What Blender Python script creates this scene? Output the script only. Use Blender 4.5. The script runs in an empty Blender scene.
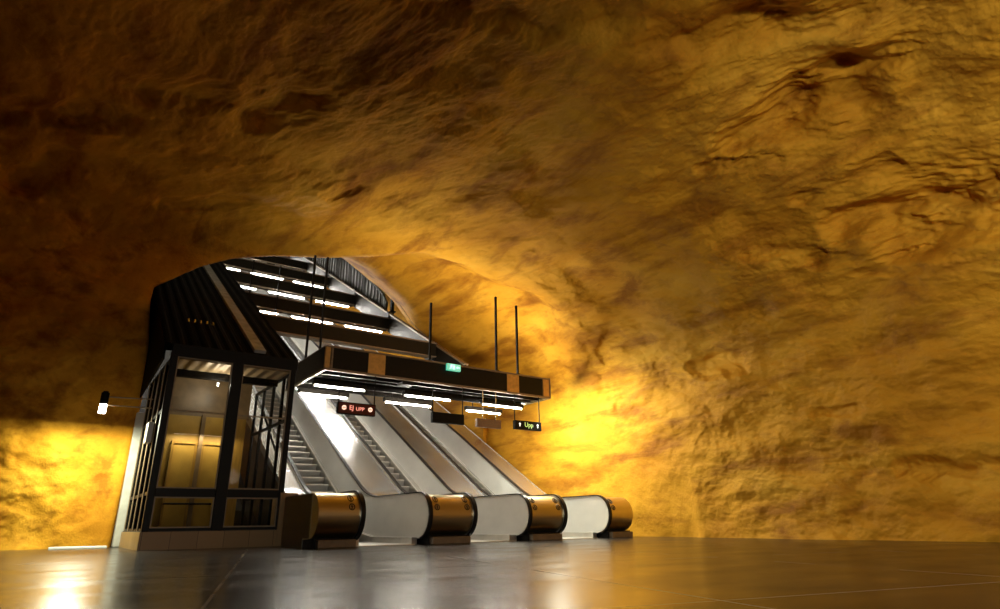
import bpy, bmesh, math, random
import numpy as np
from mathutils import Vector, Matrix
random.seed(7)
C = bpy.context.scene.collection
S = bpy.context.scene
S.view_settings.view_transform = 'Standard'
S.view_settings.look = 'None'
S.view_settings.exposure = 0.0
S.view_settings.gamma = 1.0
S.view_settings.use_curve_mapping = False
S.cycles.use_denoising = True
S.cycles.max_bounces = 8
S.cycles.diffuse_bounces = 5
S.cycles.glossy_bounces = 5
S.cycles.transmission_bounces = 8
S.cycles.transparent_max_bounces = 16
S.cycles.sample_clamp_indirect = 6.0
S.cycles.caustics_reflective = False
S.cycles.caustics_refractive = False
T30 = 0.577

# ------------------------------------------------------------------ materials
def new_mat(name):
    m = bpy.data.materials.new(name); m.use_nodes = True
    nt = m.node_tree
    return m, nt, nt.nodes['Principled BSDF']

def N(nt, kind, **kw):
    n = nt.nodes.new(kind)
    for k, v in kw.items():
        if k in ('operation', 'blend_type', 'noise_dimensions', 'wave_type', 'bands_direction', 'data_type', 'wave_profile', 'musgrave_type', 'noise_type', 'feature'):
            setattr(n, k, v)
        else:
            n.inputs[k].default_value = v
    return n

def objcoord(nt, scale=(1, 1, 1), rot=(0, 0, 0)):
    tc = nt.nodes.new('ShaderNodeTexCoord'); mp = nt.nodes.new('ShaderNodeMapping')
    mp.inputs['Scale'].default_value = scale; mp.inputs['Rotation'].default_value = rot
    nt.links.new(tc.outputs['Object'], mp.inputs['Vector'])
    return mp.outputs['Vector']

def ramp(nt, fac, stops):
    r = nt.nodes.new('ShaderNodeValToRGB'); e = r.color_ramp.elements
    while len(e) < len(stops): e.new(0.5)
    for el, (p, c) in zip(e, stops): el.position = p; el.color = (*c, 1) if len(c) == 3 else c
    nt.links.new(fac, r.inputs['Fac'])
    return r

def simple(name, col, rough=.5, metal=0., bump=0., bscale=40, var=0.12, stretch=(1, 1, 1), emit=None, estr=0):
    m, nt, b = new_mat(name)
    v = objcoord(nt, stretch)
    n = N(nt, 'ShaderNodeTexNoise', Scale=bscale, Detail=4.0)
    nt.links.new(v, n.inputs['Vector'])
    c2 = tuple(max(0, x * (1 - var * 2)) for x in col)
    c1 = tuple(min(1, x * (1 + var)) for x in col)
    r = ramp(nt, n.outputs['Fac'], [(.3, c2), (.7, c1)])
    nt.links.new(r.outputs['Color'], b.inputs['Base Color'])
    b.inputs['Metallic'].default_value = metal
    rr = nt.nodes.new('ShaderNodeMapRange')
    rr.inputs['To Min'].default_value = max(.03, rough * .8); rr.inputs['To Max'].default_value = min(1, rough * 1.2)
    nt.links.new(n.outputs['Fac'], rr.inputs['Value']); nt.links.new(rr.outputs['Result'], b.inputs['Roughness'])
    if bump:
        bp = N(nt, 'ShaderNodeBump', Strength=bump, Distance=.01)
        nt.links.new(n.outputs['Fac'], bp.inputs['Height']); nt.links.new(bp.outputs['Normal'], b.inputs['Normal'])
    if emit:
        b.inputs['Emission Color'].default_value = (*emit, 1); b.inputs['Emission Strength'].default_value = estr
    return m

def rock_material(name, pale=False):
    m, nt, b = new_mat(name)
    L = nt.links.new
    v = objcoord(nt)
    vs = objcoord(nt, (1.1, .5, 1.25), (0.0, 0, .36))
    big = N(nt, 'ShaderNodeTexNoise', Scale=.55, Detail=6.0, Roughness=.62, Distortion=.25); L(vs, big.inputs['Vector'])
    med = N(nt, 'ShaderNodeTexNoise', Scale=2.6, Detail=7.0, Roughness=.65, Distortion=.15); L(vs, med.inputs['Vector'])
    fine = N(nt, 'ShaderNodeTexNoise', Scale=22.0, Detail=5.0, Roughness=.6); L(v, fine.inputs['Vector'])
    if pale:
        r1 = ramp(nt, big.outputs['Fac'], [(.3, (.42, .36, .22)), (.7, (.55, .48, .32))])
    else:
        r1 = ramp(nt, big.outputs['Fac'], [(.30, (.44, .180, .009)), (.50, (.59, .276, .017)), (.72, (.70, .365, .034))])
    r2 = ramp(nt, med.outputs['Fac'], [(.30, (.68, .60, .52)), (.50, (1, 1, 1))])
    mx = N(nt, 'ShaderNodeMix', data_type='RGBA', blend_type='MULTIPLY'); mx.inputs[0].default_value = .75
    L(r1.outputs['Color'], mx.inputs[6]); L(r2.outputs['Color'], mx.inputs[7])
    # worn, sooty streaks lying along the bedding of the rock
    st = N(nt, 'ShaderNodeTexNoise', Scale=.85, Detail=6.0, Roughness=.6, Distortion=.3)
    sv = objcoord(nt, (1.5, .38, 2.0), (0, 0, .36)); L(sv, st.inputs['Vector'])
    r3 = ramp(nt, st.outputs['Fac'], [(.50, (1, 1, 1)), (.64, (.44, .32, .25))])
    mx2 = N(nt, 'ShaderNodeMix', data_type='RGBA', blend_type='MULTIPLY'); mx2.inputs[0].default_value = .8
    L(mx.outputs[2], mx2.inputs[6]); L(r3.outputs['Color'], mx2.inputs[7])
    L(mx2.outputs[2], b.inputs['Base Color'])
    b.inputs['Roughness'].default_value = .75
    b.inputs['Specular IOR Level'].default_value = .12
    b1 = N(nt, 'ShaderNodeBump', Strength=.35, Distance=.035); L(med.outputs['Fac'], b1.inputs['Height'])
    b2 = N(nt, 'ShaderNodeBump', Strength=.6, Distance=.02); L(fine.outputs['Fac'], b2.inputs['Height']); L(b1.outputs['Normal'], b2.inputs['Normal'])
    L(b2.outputs['Normal'], b.inputs['Normal'])
    return m

def floor_material():
    m, nt, b = new_mat('polished_floor')
    L = nt.links.new
    v = objcoord(nt)
    sp = objcoord(nt, (1, 1, 1), (0, 0, math.radians(15.5)))
    sep = nt.nodes.new('ShaderNodeSeparateXYZ'); L(sp, sep.inputs[0])
    def joint(out, off, per, w):
        a = N(nt, 'ShaderNodeMath', operation='ADD'); L(out, a.inputs[0]); a.inputs[1].default_value = off + per * 40
        md = N(nt, 'ShaderNodeMath', operation='MODULO'); L(a.outputs[0], md.inputs[0]); md.inputs[1].default_value = per
        lt = N(nt, 'ShaderNodeMath', operation='LESS_THAN'); L(md.outputs[0], lt.inputs[0]); lt.inputs[1].default_value = w
        return lt.outputs[0]
    j1 = joint(sep.outputs['X'], .25, 2.35, .018)
    j2 = joint(sep.outputs['Y'], .4, 3.1, .014)
    jm = N(nt, 'ShaderNodeMath', operation='MAXIMUM'); L(j1, jm.inputs[0]); L(j2, jm.inputs[1])
    n1 = N(nt, 'ShaderNodeTexNoise', Scale=.9, Detail=6.0, Roughness=.6); L(v, n1.inputs['Vector'])
    n2 = N(nt, 'ShaderNodeTexNoise', Scale=60.0, Detail=3.0); L(v, n2.inputs['Vector'])
    wv = objcoord(nt, (1.0, 1.8, 1), (0, 0, math.radians(35)))
    n3 = N(nt, 'ShaderNodeTexNoise', Scale=1.1, Detail=2.0); L(wv, n3.inputs['Vector'])
    r1 = ramp(nt, n1.outputs['Fac'], [(.3, (.018, .014, .012)), (.7, (.033, .027, .023))])
    r2 = ramp(nt, n2.outputs['Fac'], [(.35, (.75, .75, .75)), (.65, (1.1, 1.1, 1.1))])
    mx = N(nt, 'ShaderNodeMix', data_type='RGBA', blend_type='MULTIPLY'); mx.inputs[0].default_value = 1
    L(r1.outputs['Color'], mx.inputs[6]); L(r2.outputs['Color'], mx.inputs[7])
    mj = N(nt, 'ShaderNodeMix', data_type='RGBA'); L(jm.outputs[0], mj.inputs[0]); L(mx.outputs[2], mj.inputs[6])
    mj.inputs[7].default_value = (.30, .25, .19, 1)
    L(mj.outputs[2], b.inputs['Base Color'])
    rr = nt.nodes.new('ShaderNodeMapRange'); rr.inputs['To Min'].default_value = .19; rr.inputs['To Max'].default_value = .27
    rr.inputs['From Min'].default_value = .3; rr.inputs['From Max'].default_value = .7
    L(n3.outputs['Fac'], rr.inputs['Value']); L(rr.outputs['Result'], b.inputs['Roughness'])
    b.inputs['IOR'].default_value = 1.33; b.inputs['Specular IOR Level'].default_value = .40
    bp = N(nt, 'ShaderNodeBump', Strength=.03, Distance=.003); L(n3.outputs['Fac'], bp.inputs['Height'])
    return m

def ribbed(name, col, rough, metal, scale, axis='X', strength=.8):
    m, nt, b = new_mat(name)
    v = objcoord(nt)
    w = N(nt, 'ShaderNodeTexWave', Scale=scale, Distortion=0.0); w.bands_direction = axis
    nt.links.new(v, w.inputs['Vector'])
    bp = N(nt, 'ShaderNodeBump', Strength=strength, Distance=.03)
    nt.links.new(w.outputs['Fac'], bp.inputs['Height']); nt.links.new(bp.outputs['Normal'], b.inputs['Normal'])
    b.inputs['Base Color'].default_value = (*col, 1); b.inputs['Roughness'].default_value = rough; b.inputs['Metallic'].default_value = metal
    return m

def tiles(name, c1, c2, w, h, off=0.):
    m, nt, b = new_mat(name)
    v = objcoord(nt)
    sep = nt.nodes.new('ShaderNodeSeparateXYZ'); nt.links.new(v, sep.inputs[0])
    ad = N(nt, 'ShaderNodeMath', operation='ADD'); nt.links.new(sep.outputs['X'], ad.inputs[0]); nt.links.new(sep.outputs['Y'], ad.inputs[1])
    cb = nt.nodes.new('ShaderNodeCombineXYZ'); nt.links.new(ad.outputs[0], cb.inputs[0]); nt.links.new(sep.outputs['Z'], cb.inputs[1])
    br = nt.nodes.new('ShaderNodeTexBrick'); nt.links.new(cb.outputs[0], br.inputs['Vector'])
    br.offset = off
    br.inputs['Color1'].default_value = (*c1, 1); br.inputs['Color2'].default_value = (*c2, 1); br.inputs['Mortar'].default_value = (c1[0] * .35, c1[1] * .35, c1[2] * .35, 1)
    br.inputs['Scale'].default_value = 1.0; br.inputs['Mortar Size'].default_value = .005
    br.inputs['Brick Width'].default_value = w; br.inputs['Row Height'].default_value = h
    nt.links.new(br.outputs['Color'], b.inputs['Base Color']); b.inputs['Roughness'].default_value = .45
    return m

def emitter(name, col, strength):
    m, nt, b = new_mat(name)
    b.inputs['Base Color'].default_value = (.8, .8, .8, 1)
    b.inputs['Emission Color'].default_value = (*col, 1); b.inputs['Emission Strength'].default_value = strength
    return m

def glass_mat():
    m, nt, b = new_mat('clear_glass')
    b.inputs['Base Color'].default_value = (.97, .96, .92, 1)
    b.inputs['Roughness'].default_value = .02; b.inputs['IOR'].default_value = 1.12
    b.inputs['Transmission Weight'].default_value = 1.0
    b.inputs['Specular IOR Level'].default_value = .7
    return m

M = {
    'rock': rock_material('golden_rock'),
    'pale_rock': rock_material('pale_rock', True),
    'floor': floor_material(),
    'steel': simple('brushed_steel', (.66, .65, .62), .23, .92, 0, 1.2, .04, (1, 1, 1)),
    'steel_panel': simple('balustrade_steel', (.84, .83, .78), .34, .55, 0, 2.2, .04, (.6, .6, 1)),
    'steel_trim': simple('light_steel_trim', (.80, .77, .71), .32, 1.0, 0, 8, .03),
    'drum': simple('drum_steel', (.60, .50, .31), .33, 1.0, 0, 3, .03, (.2, 1, 1)),
    'rubber': simple('black_rubber', (.012, .011, .011), .32, 0, 0, 30, .1),
    'black': simple('black_metal', (.005, .005, .005), .5, 0, 0, 20, .1),
    'blackmatt': simple('matt_black_steel', (.006, .005, .004), .6, 0, 0, 20, .1),
    'brownblack': simple('dark_bronze_panel', (.012, .009, .005), .55, 0, 0, 10, .1),
    'brass': simple('brass_panel', (.66, .40, .12), .42, .4, 0, 12, .1),
    'tan': simple('tan_trim', (.27, .20, .125), .5, .3, 0, 12, .1),
    'stripmetal': simple('zinc_strip', (.40, .41, .42), .5, .2, .1, 5, .2),
    'step': ribbed('step_grooves', (.34, .34, .33), .38, .8, 26, 'X', .5),
    'skirt': simple('skirt_steel', (.60, .58, .54), .35, 1.0, 0, 5, .05),
    'plinth': tiles('plinth_tiles', (.34, .215, .085), (.28, .175, .065), .46, 1.4),
    'roofblack': simple('roof_black', (.0035, .0035, .0035), .6, 0, 0, 20, .1),
    'roof': ribbed('black_corrugated_roof', (.012, .012, .011), .45, .4, 2.6, 'X', 1.0),
    'ceilrib': ribbed('corrugated_ceiling', (.46, .34, .20), .45, .3, 1.35, 'X', 1.0),
    'clad': ribbed('dark_ribbed_cladding', (.045, .038, .028), .5, .3, 1.6, 'Y', 1.0),
    'glass': glass_mat(),
    'wood': simple('ochre_wood', (.48, .27, .045), .45, 0, 0, 6, .12, (6, 6, .5)),
    'ochre': simple('ochre_panel', (.55, .33, .05), .5, 0, 0, 3, .1),
    'brownpanel': simple('brown_panel', (.26, .17, .08), .45, 0, 0, 3, .2),
    'white': simple('white_enamel', (.75, .74, .70), .4, 0, 0, 6, .03),
    'grey': simple('grey_plaster', (.42, .40, .35), .7, 0, .1, 6, .08),
    'concrete': simple('dark_concrete', (.05, .045, .04), .8, 0, .1, 6, .2),
    'tube': emitter('tube_glow', (1.0, .93, .78), 230),
    'tube_far': emitter('shaft_tube_glow', (1.0, .95, .86), 260),
    'lampglow': emitter('lamp_glow', (1.0, .90, .70), 30),
    'red': emitter('red_display_glow', (1.0, .60, .42), 1.4),
    'redsoft': emitter('pale_red_display_glow', (1.0, .27, .20), 1.3),
    'redbase': simple('dark_red_display', (.10, .006, .004), .3, 0, 0, 20, .1),
    'green': emitter('green_display_glow', (.35, .62, .08), 1.1),
    'whiteglow': emitter('white_display_glow', (.9, .9, .75), 1.6),
    'exitgreen': emitter('exit_sign_green', (.02, .42, .27), 1.3),
    'exitwhite': emitter('exit_sign_white', (.45, 1.0, .80), 1.7),
    'signbrown': simple('brown_sign_face', (.30, .17, .10), .5, 0, 0, 10, .1),
    'darkbronze': simple('dark_bronze_side', (.13, .09, .03), .4, .5, 0, 4, .1),
    'basebrown': simple('base_plate_metal', (.20, .15, .10), .45, .5, 0, 8, .1),
    'ring': simple('black_print', (.02, .015, .01), .5, 0, 0, 10, .1),
}

# ------------------------------------------------------------------ mesh helpers
class MB:
    def __init__(s): s.v = []; s.f = []
    def add(s, vs, fs):
        o = len(s.v); s.v += [tuple(v) for v in vs]; s.f += [tuple(i + o for i in f) for f in fs]; return s
    def box(s, x0, x1, y0, y1, z0, z1):
        return s.add([(x0, y0, z0), (x1, y0, z0), (x1, y1, z0), (x0, y1, z0), (x0, y0, z1), (x1, y0, z1), (x1, y1, z1), (x0, y1, z1)],
                     [(0, 3, 2, 1), (4, 5, 6, 7), (0, 1, 5, 4), (1, 2, 6, 5), (2, 3, 7, 6), (3, 0, 4, 7)])
    def bbox(s, x0, x1, y0, y1, z0, z1, r=.01):
        bm = bmesh.new(); bmesh.ops.create_cube(bm, size=1)
        for v in bm.verts: v.co = Vector(((x0 + x1) / 2 + v.co.x * (x1 - x0), (y0 + y1) / 2 + v.co.y * (y1 - y0), (z0 + z1) / 2 + v.co.z * (z1 - z0)))
        bmesh.ops.bevel(bm, geom=bm.edges[:], offset=r, segments=2, affect='EDGES', profile=.5)
        s.frombm(bm); return s
    def frombm(s, bm):
        bm.verts.index_update(); s.add([v.co[:] for v in bm.verts], [[v.index for v in f.verts] for f in bm.faces]); bm.free()
    def prismx(s, prof, x0, x1):           # profile of (y, z), extruded along x
        n = len(prof)
        return s.add([(x0, y, z) for y, z in prof] + [(x1, y, z) for y, z in prof],
                     [tuple(range(n - 1, -1, -1)), tuple(range(n, 2 * n))] + [(i, (i + 1) % n, n + (i + 1) % n, n + i) for i in range(n)])
    def strip(s, path, x0, x1, t):          # a sheet of thickness t following path (y, z)
        nrm = []
        for i in range(len(path)):
            a = path[max(0, i - 1)]; b = path[min(len(path) - 1, i + 1)]
            d = Vector((b[0] - a[0], b[1] - a[1])).normalized(); nrm.append((-d.y, d.x))
        outer = [(p[0] + n[0] * t / 2, p[1] + n[1] * t / 2) for p, n in zip(path, nrm)]
        inner = [(p[0] - n[0] * t / 2, p[1] - n[1] * t / 2) for p, n in zip(path, nrm)]
        k = len(path)
        vs = [(x0, *p) for p in outer] + [(x1, *p) for p in outer] + [(x0, *p) for p in inner] + [(x1, *p) for p in inner]
        fs = []
        for i in range(k - 1):
            fs += [(i, i + 1, k + i + 1, k + i), (2 * k + i, 3 * k + i, 3 * k + i + 1, 2 * k + i + 1), (i, 2 * k + i, 2 * k + i + 1, i + 1), (k + i, k + i + 1, 3 * k + i + 1, 3 * k + i)]
        fs += [(0, k, 3 * k, 2 * k), (k - 1, 3 * k - 1, 4 * k - 1, 2 * k - 1)]
        return s.add(vs, fs)
    def tube(s, pts, r, n=10, caps=True):
        pts = [Vector(p) for p in pts]; rings = []
        for i, p in enumerate(pts):
            d = (pts[min(i + 1, len(pts) - 1)] - pts[max(i - 1, 0)]).normalized()
            u = d.cross(Vector((0, 0, 1))); u = d.cross(Vector((1, 0, 0))) if u.length < .05 else u
            u.normalize(); w = d.cross(u)
            rings.append([p + (u * math.cos(2 * math.pi * j / n) + w * math.sin(2 * math.pi * j / n)) * r for j in range(n)])
        vs = [v for rg in rings for v in rg]; fs = []
        for i in range(len(pts) - 1):
            for j in range(n): fs.append((i * n + j, i * n + (j + 1) % n, (i + 1) * n + (j + 1) % n, (i + 1) * n + j))
        if caps: fs += [tuple(range(n - 1, -1, -1)), tuple((len(pts) - 1) * n + j for j in range(n))]
        return s.add(vs, fs)
    def bar(s, a, b, w, h):                 # rectangular bar between two points
        a = Vector(a); b = Vector(b); d = (b - a).normalized()
        u = d.cross(Vector((0, 0, 1))); u = Vector((1, 0, 0)) if u.length < .05 else u.normalized(); v = u.cross(d)
        vs = [p + u * sx * w / 2 + v * sy * h / 2 for p in (a, b) for sx, sy in ((-1, -1), (1, -1), (1, 1), (-1, 1))]
        return s.add(vs, [(0, 1, 2, 3), (7, 6, 5, 4), (0, 4, 5, 1), (1, 5, 6, 2), (2, 6, 7, 3), (3, 7, 4, 0)])
    def build(s, name, mat, parent=None, smooth=False, loc=None):
        off = Vector(loc) if loc is not None else Vector((0, 0, 0))
        me = bpy.data.meshes.new(name); me.from_pydata([tuple(Vector(v) - off) for v in s.v], [], s.f)
        bm = bmesh.new(); bm.from_mesh(me); bmesh.ops.recalc_face_normals(bm, faces=bm.faces[:]); bm.to_mesh(me); bm.free()
        me.materials.append(M[mat] if isinstance(mat, str) else mat)
        if smooth:
            for p in me.polygons: p.use_smooth = True
            me.set_sharp_from_angle(angle=math.radians(35))
        o = bpy.data.objects.new(name, me); C.objects.link(o); o.location = off
        if parent is not None:
            o.parent = parent
            if loc is None: o.location = -abs_loc(parent)
            else: o.location = off - abs_loc(parent)
        return o

def abs_loc(o):
    v = Vector(o.location); p = o.parent
    while p is not None: v += Vector(p.location); p = p.parent
    return v
def tag(o, label=None, cat=None, group=None, kind=None):
    if label: o['label'] = label
    if cat: o['category'] = cat
    if group: o['group'] = group
    if kind: o['kind'] = kind
    return o
def thing(name, label, cat, loc, group=None):
    o = bpy.data.objects.new(name, None); C.objects.link(o); o.location = loc; o.empty_display_size = .2
    return tag(o, label, cat, group)
def copy_tree(o, parent=None):
    c = o.copy(); C.objects.link(c); c.parent = parent
    for ch in list(o.children): copy_tree(ch, c)
    return c
def glyphs(text, mat, parent, name, loc, size, rot=(math.pi / 2, 0, 0), ext=.004):
    cu = bpy.data.curves.new(name, 'FONT'); cu.body = text; cu.size = size; cu.extrude = ext; cu.align_x = 'CENTER'; cu.align_y = 'CENTER'; cu.resolution_u = 3
    t = bpy.data.objects.new(name + '_text', cu); C.objects.link(t)
    me = bpy.data.meshes.new_from_object(t.evaluated_get(bpy.context.evaluated_depsgraph_get()))
    bpy.data.objects.remove(t)
    me.materials.clear(); me.materials.append(M[mat])
    o = bpy.data.objects.new(name, me); C.objects.link(o); o.rotation_euler = rot
    o.parent = parent; o.location = Vector(loc) - abs_loc(parent)
    return o

# ------------------------------------------------------------------ the cave
rng = np.random.RandomState(11)
perm = rng.permutation(256); perm = np.concatenate([perm, perm, perm])
grd = rng.normal(size=(256, 3)); grd /= np.linalg.norm(grd, axis=1)[:, None]
def perlin(p):
    i = np.floor(p).astype(int); f = p - i; i &= 255
    u = f * f * f * (f * (f * 6 - 15) + 10)
    def g(dx, dy, dz):
        h = perm[perm[perm[(i[:, 0] + dx) & 255] + ((i[:, 1] + dy) & 255)] + ((i[:, 2] + dz) & 255)]
        return (grd[h] * (f - np.array([dx, dy, dz]))).sum(1)
    def mix(a, b, t): return a + (b - a) * t
    x00 = mix(g(0, 0, 0), g(1, 0, 0), u[:, 0]); x10 = mix(g(0, 1, 0), g(1, 1, 0), u[:, 0])
    x01 = mix(g(0, 0, 1), g(1, 0, 1), u[:, 0]); x11 = mix(g(0, 1, 1), g(1, 1, 1), u[:, 0])
    return mix(mix(x00, x10, u[:, 1]), mix(x01, x11, u[:, 1]), u[:, 2])
def fbm(p, oct=4, rough=.5):
    a = 1.; s = 0.; out = np.zeros(len(p))
    for k in range(oct):
        out += a * perlin(p * (2.0 ** k) + 17.3 * k); s += a; a *= rough
    return out / s

TUN = [(1.30, -12.), (1.46, -6.26), (1.39, -5.06), (1.24, -3.90), (1.27, -3.52), (1.57, -3.26), (2.19, -2.75), (2.88, -2.33), (3.84, -1.97), (4.76, -1.70),
       (5.72, -1.52), (6.13, -1.46), (6.85, -1.70), (7.70, -2.22), (8.35, -2.58), (8.90, -3.00), (9.55, -3.72), (10.2, -4.15), (11.0, -4.5), (12.3, -5.2), (12.4, -12.)]
NIC = [(4.6, -12.), (4.6, -2.0), (5.44, -1.42), (6.18, -1.02), (6.95, -.45), (7.98, -.48), (9.1, -.78), (9.7, -.72), (10.38, -1.05), (10.98, -1.65),
       (11.84, -3.0), (12.4, -4.65), (12.65, -6.5), (12.7, -12.)]
def polysdf(px, pw, poly):
    P = np.array(poly); d = np.full(len(px), 1e9); sgn = np.ones(len(px)); n = len(P)
    for i in range(n):
        a = P[i]; b = P[i - 1]; e = b - a
        wx = px - a[0]; ww = pw - a[1]
        t = np.clip((wx * e[0] + ww * e[1]) / (e @ e), 0, 1)
        d = np.minimum(d, (wx - e[0] * t) ** 2 + (ww - e[1] * t) ** 2)
        c1 = pw >= a[1]; c2 = pw < b[1]; c3 = e[0] * ww > e[1] * wx
        sgn = np.where((c1 & c2 & c3) | (~c1 & ~c2 & ~c3), -sgn, sgn)
    return sgn * np.sqrt(d)
def smin(a, b, k):
    h = np.clip(.5 + .5 * (b - a) / k, 0, 1); return b + (a - b) * h - k * h * (1 - h)
def smax(a, b, k): return -smin(-a, -b, k)
def cave(p):
    x, y, z = p[:, 0], p[:, 1], p[:, 2]
    xr = np.where(y < 13, 11.2 + .115 * y, 12.7)
    hw = np.where(x > 2, xr - 2, 11.)
    t = np.abs((x - 2) / hw); zz = np.abs(z) / 7.45
    f = (t ** 2.6 + zz ** 2.6 + 1e-9) ** (1 / 2.6)
    vault = (f - 1) * 7.6
    yb = 16.4 + 2.8 * np.clip((x - 5) / 6, 0, 1)
    hall = smax(vault, y - yb, .9); hall = smax(hall, -14 - y, 1.)
    w = z - T30 * y
    tun = smax(polysdf(x, w, TUN) * .87, 10 - y, .3)
    nb = 17.2 + .75 * np.clip(x - 8, 0, 10)
    nic = smax(polysdf(x, w, NIC) * .87, y - nb, .5); nic = smax(nic, 9.5 - y, .5)
    nic = smax(nic, hall - .55, .35)
    return smin(smin(hall, nic, .15), tun, .16), tun

DENTS = [  # (from, to, radius, depth): hollows in the rock
    ((8.45, 4.9, 6.4), (8.45, 3.8, 6.4), .24, .34), ((8.47, 3.9, 6.4), (8.6, 3.2, 6.3), .34, .42), ((8.3, 3.1, 6.4), (8.3, 2.2, 6.4), .16, .2),
    ((6.7, 4.2, 7.1), (6.9, 3.4, 7.0), .22, .18), ((7.3, 3.2, 6.9), (7.6, 2.6, 6.8), .25, .2),
    ((10.2, 4.2, 5.05), (10.2, 2.2, 4.95), .26, .38), ((10.45, 3.6, 4.7), (10.4, 1.8, 4.5), .28, .42), ((9.7, 4.6, 5.6), (9.7, 3.2, 5.5), .1, .12),
    ((8.6, 5.6, 6.4), (8.95, 4.5, 6.1), .13, .14), ((10.6, 4.8, 4.7), (10.8, 3.5, 4.2), .13, .12), ((10.2, 6.0, 5.2), (10.4, 4.9, 4.9), .12, .12),
    ((11.7, 4.8, 1.15), (11.6, 3.2, 1.05), .13, .17), ((11.8, 5.8, 1.2), (11.7, 5.3, 1.2), .1, .1), ((11.75, 6.1, 2.25), (11.7, 5.3, 2.2), .08, .09),
    ((2.05, 10.2, 7.6), (2.4, 9.3, 7.5), .34, .40), ((-1.4, 15.2, 7.3), (-.9, 13.6, 7.5), .35, .45), ((.1, 10.6, 7.5), (1.0, 10.1, 7.5), .3, .25),
    ((11.0, 10.4, 4.9), (11.4, 11.1, 4.5), .22, .18), ((11.6, 8.6, 3.6), (11.5, 7.3, 3.6), .15, .16), ((4.0, 12.2, 7.6), (4.5, 11.4, 7.6), .2, .18),
    ((1.3, 14.6, 7.5), (2.4, 13.6, 7.6), .28, .26), ((-2.2, 12.4, 7.2), (-.2, 11.6, 7.4), .3, .3), ((3.2, 6.3, 7.5), (4.8, 5.6, 7.4), .2, .16)]
def disp(p, amp):
    q = p * np.array([.62, .9, 1.15])
    warp = np.stack([fbm(p * .35 + 5, 2), fbm(p * .35 + 31, 2), fbm(p * .35 + 77, 2)], 1) * 1.6
    q = q + warp
    n1 = fbm(p * np.array([.30, .36, .40]), 3, .45) * 1.0
    a_ = p[:, 0] * .94 + p[:, 1] * .35; b_ = -p[:, 0] * .35 + p[:, 1] * .94
    qq = np.stack([a_, b_ * .42, p[:, 2] * 1.15], 1) + warp * .28
    r = 1 - np.sqrt(fbm(qq * .62 + 9, 3) ** 2 + .004) * 2.6
    n2 = (r - .5) * .20
    n3 = fbm(qq * 1.5 + 40, 5, .55) * .30 + fbm(p * 4.0 + 12, 3, .6) * .035
    low = np.clip((3.6 - p[:, 2]) / 2.0, 0, 1) * np.clip((p[:, 0] - 9.5) / 2, 0, 1) * np.clip((p[:, 1] - 5) / 4, 0, 1)
    n4 = fbm(p * np.array([1.6, 1.6, 1.0]) + 3, 4, .6) * .15 * low      # knobbly shotcrete at the foot of the right wall
    d = (n1 + n2 + n3) * amp + n4 * np.maximum(amp, .75)
    wob = fbm(qq * 2.0 + 60, 4) * .55
    for a, b, rad, dep in DENTS:
        a = np.array(a); b = np.array(b); e = b - a
        tt = np.clip(((p - a) @ e) / (e @ e), 0, 1); dist = np.linalg.norm(p - (a + tt[:, None] * e), axis=1) + wob
        k_ = np.clip(1 - dist / rad / 2.0, 0, 1); d += 1.15 * dep * k_ * k_ * (3 - 2 * k_)
    return d

C0 = np.array([4.5, 3.5, 1.2])
def dirs(az, el): return np.stack([np.cos(el) * np.sin(az), np.cos(el) * np.cos(az), np.sin(el)], -1)
azs = np.concatenate([np.linspace(-78, 125, 1250, endpoint=False), np.linspace(125, 282, 130, endpoint=False)]) * math.pi / 180
els = np.concatenate([np.linspace(-24, 68, 640), np.linspace(68, 89.9, 60)[1:]]) * math.pi / 180
AZ, EL = np.meshgrid(azs, els, indexing='ij'); shp = AZ.shape
YCAP = 19.
def march(D):
    t = np.full(len(D), .5); done = np.zeros(len(D), bool)
    for it in range(70):
        act = ~done
        if not act.any(): break
        p = C0 + D[act] * t[act][:, None]; s, _ = cave(p)
        t[act] += np.maximum(-s * .75, .0)
        dn = (s > -.004) | (p[:, 1] > YCAP)
        idx = np.where(act)[0]; done[idx[dn]] = True
    p = C0 + D * t[:, None]
    return t, p[:, 1] > YCAP
D = dirs(AZ.ravel(), EL.ravel()); t, cap = march(D)
cap2 = cap.reshape(shp); t2 = t.reshape(shp)
# refine the rim: a ray that runs up the shaft next to one that meets rock is bent onto the rock's edge
DD = D.reshape(shp + (3,)).copy()
nbr = np.full(shp + (2,), -1)
for di, dj in ((1, 0), (-1, 0), (0, 1), (0, -1), (1, 1), (-1, -1), (1, -1), (-1, 1)):
    sh = np.roll(cap2, (-di, -dj), (0, 1)); sel = cap2 & ~sh & (nbr[..., 0] < 0)
    ii, jj = np.where(sel); nbr[ii, jj, 0] = (ii + di) % shp[0]; nbr[ii, jj, 1] = np.clip(jj + dj, 0, shp[1] - 1)
ii, jj = np.where(nbr[..., 0] >= 0)
din = DD[ii, jj].copy(); dou = DD[nbr[ii, jj, 0], nbr[ii, jj, 1]].copy()
for k in range(9):
    mid = din + dou; mid /= np.linalg.norm(mid, axis=1)[:, None]
    tm, cm = march(mid); din[cm] = mid[cm]; dou[~cm] = mid[~cm]
tm, cm = march(dou)
DD[ii, jj] = dou; t2[ii, jj] = tm
ok = ~cap2; ok[ii, jj] = True
P = C0 + DD.reshape(-1, 3) * t2.ravel()[:, None]
_, tn = cave(P)
amp = np.clip(np.abs(tn) / 1.6, .12, 1.) * np.where(P[:, 1] > 17.5, .6, 1)
dd_ = disp(P, amp)
P = P + DD.reshape(-1, 3) * dd_[:, None]
PG = P.reshape(shp + (3,))
gu = np.roll(PG, -1, 0) - np.roll(PG, 1, 0); gv = np.empty_like(PG); gv[:, 1:-1] = PG[:, 2:] - PG[:, :-2]; gv[:, 0] = PG[:, 1] - PG[:, 0]; gv[:, -1] = PG[:, -1] - PG[:, -2]
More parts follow.
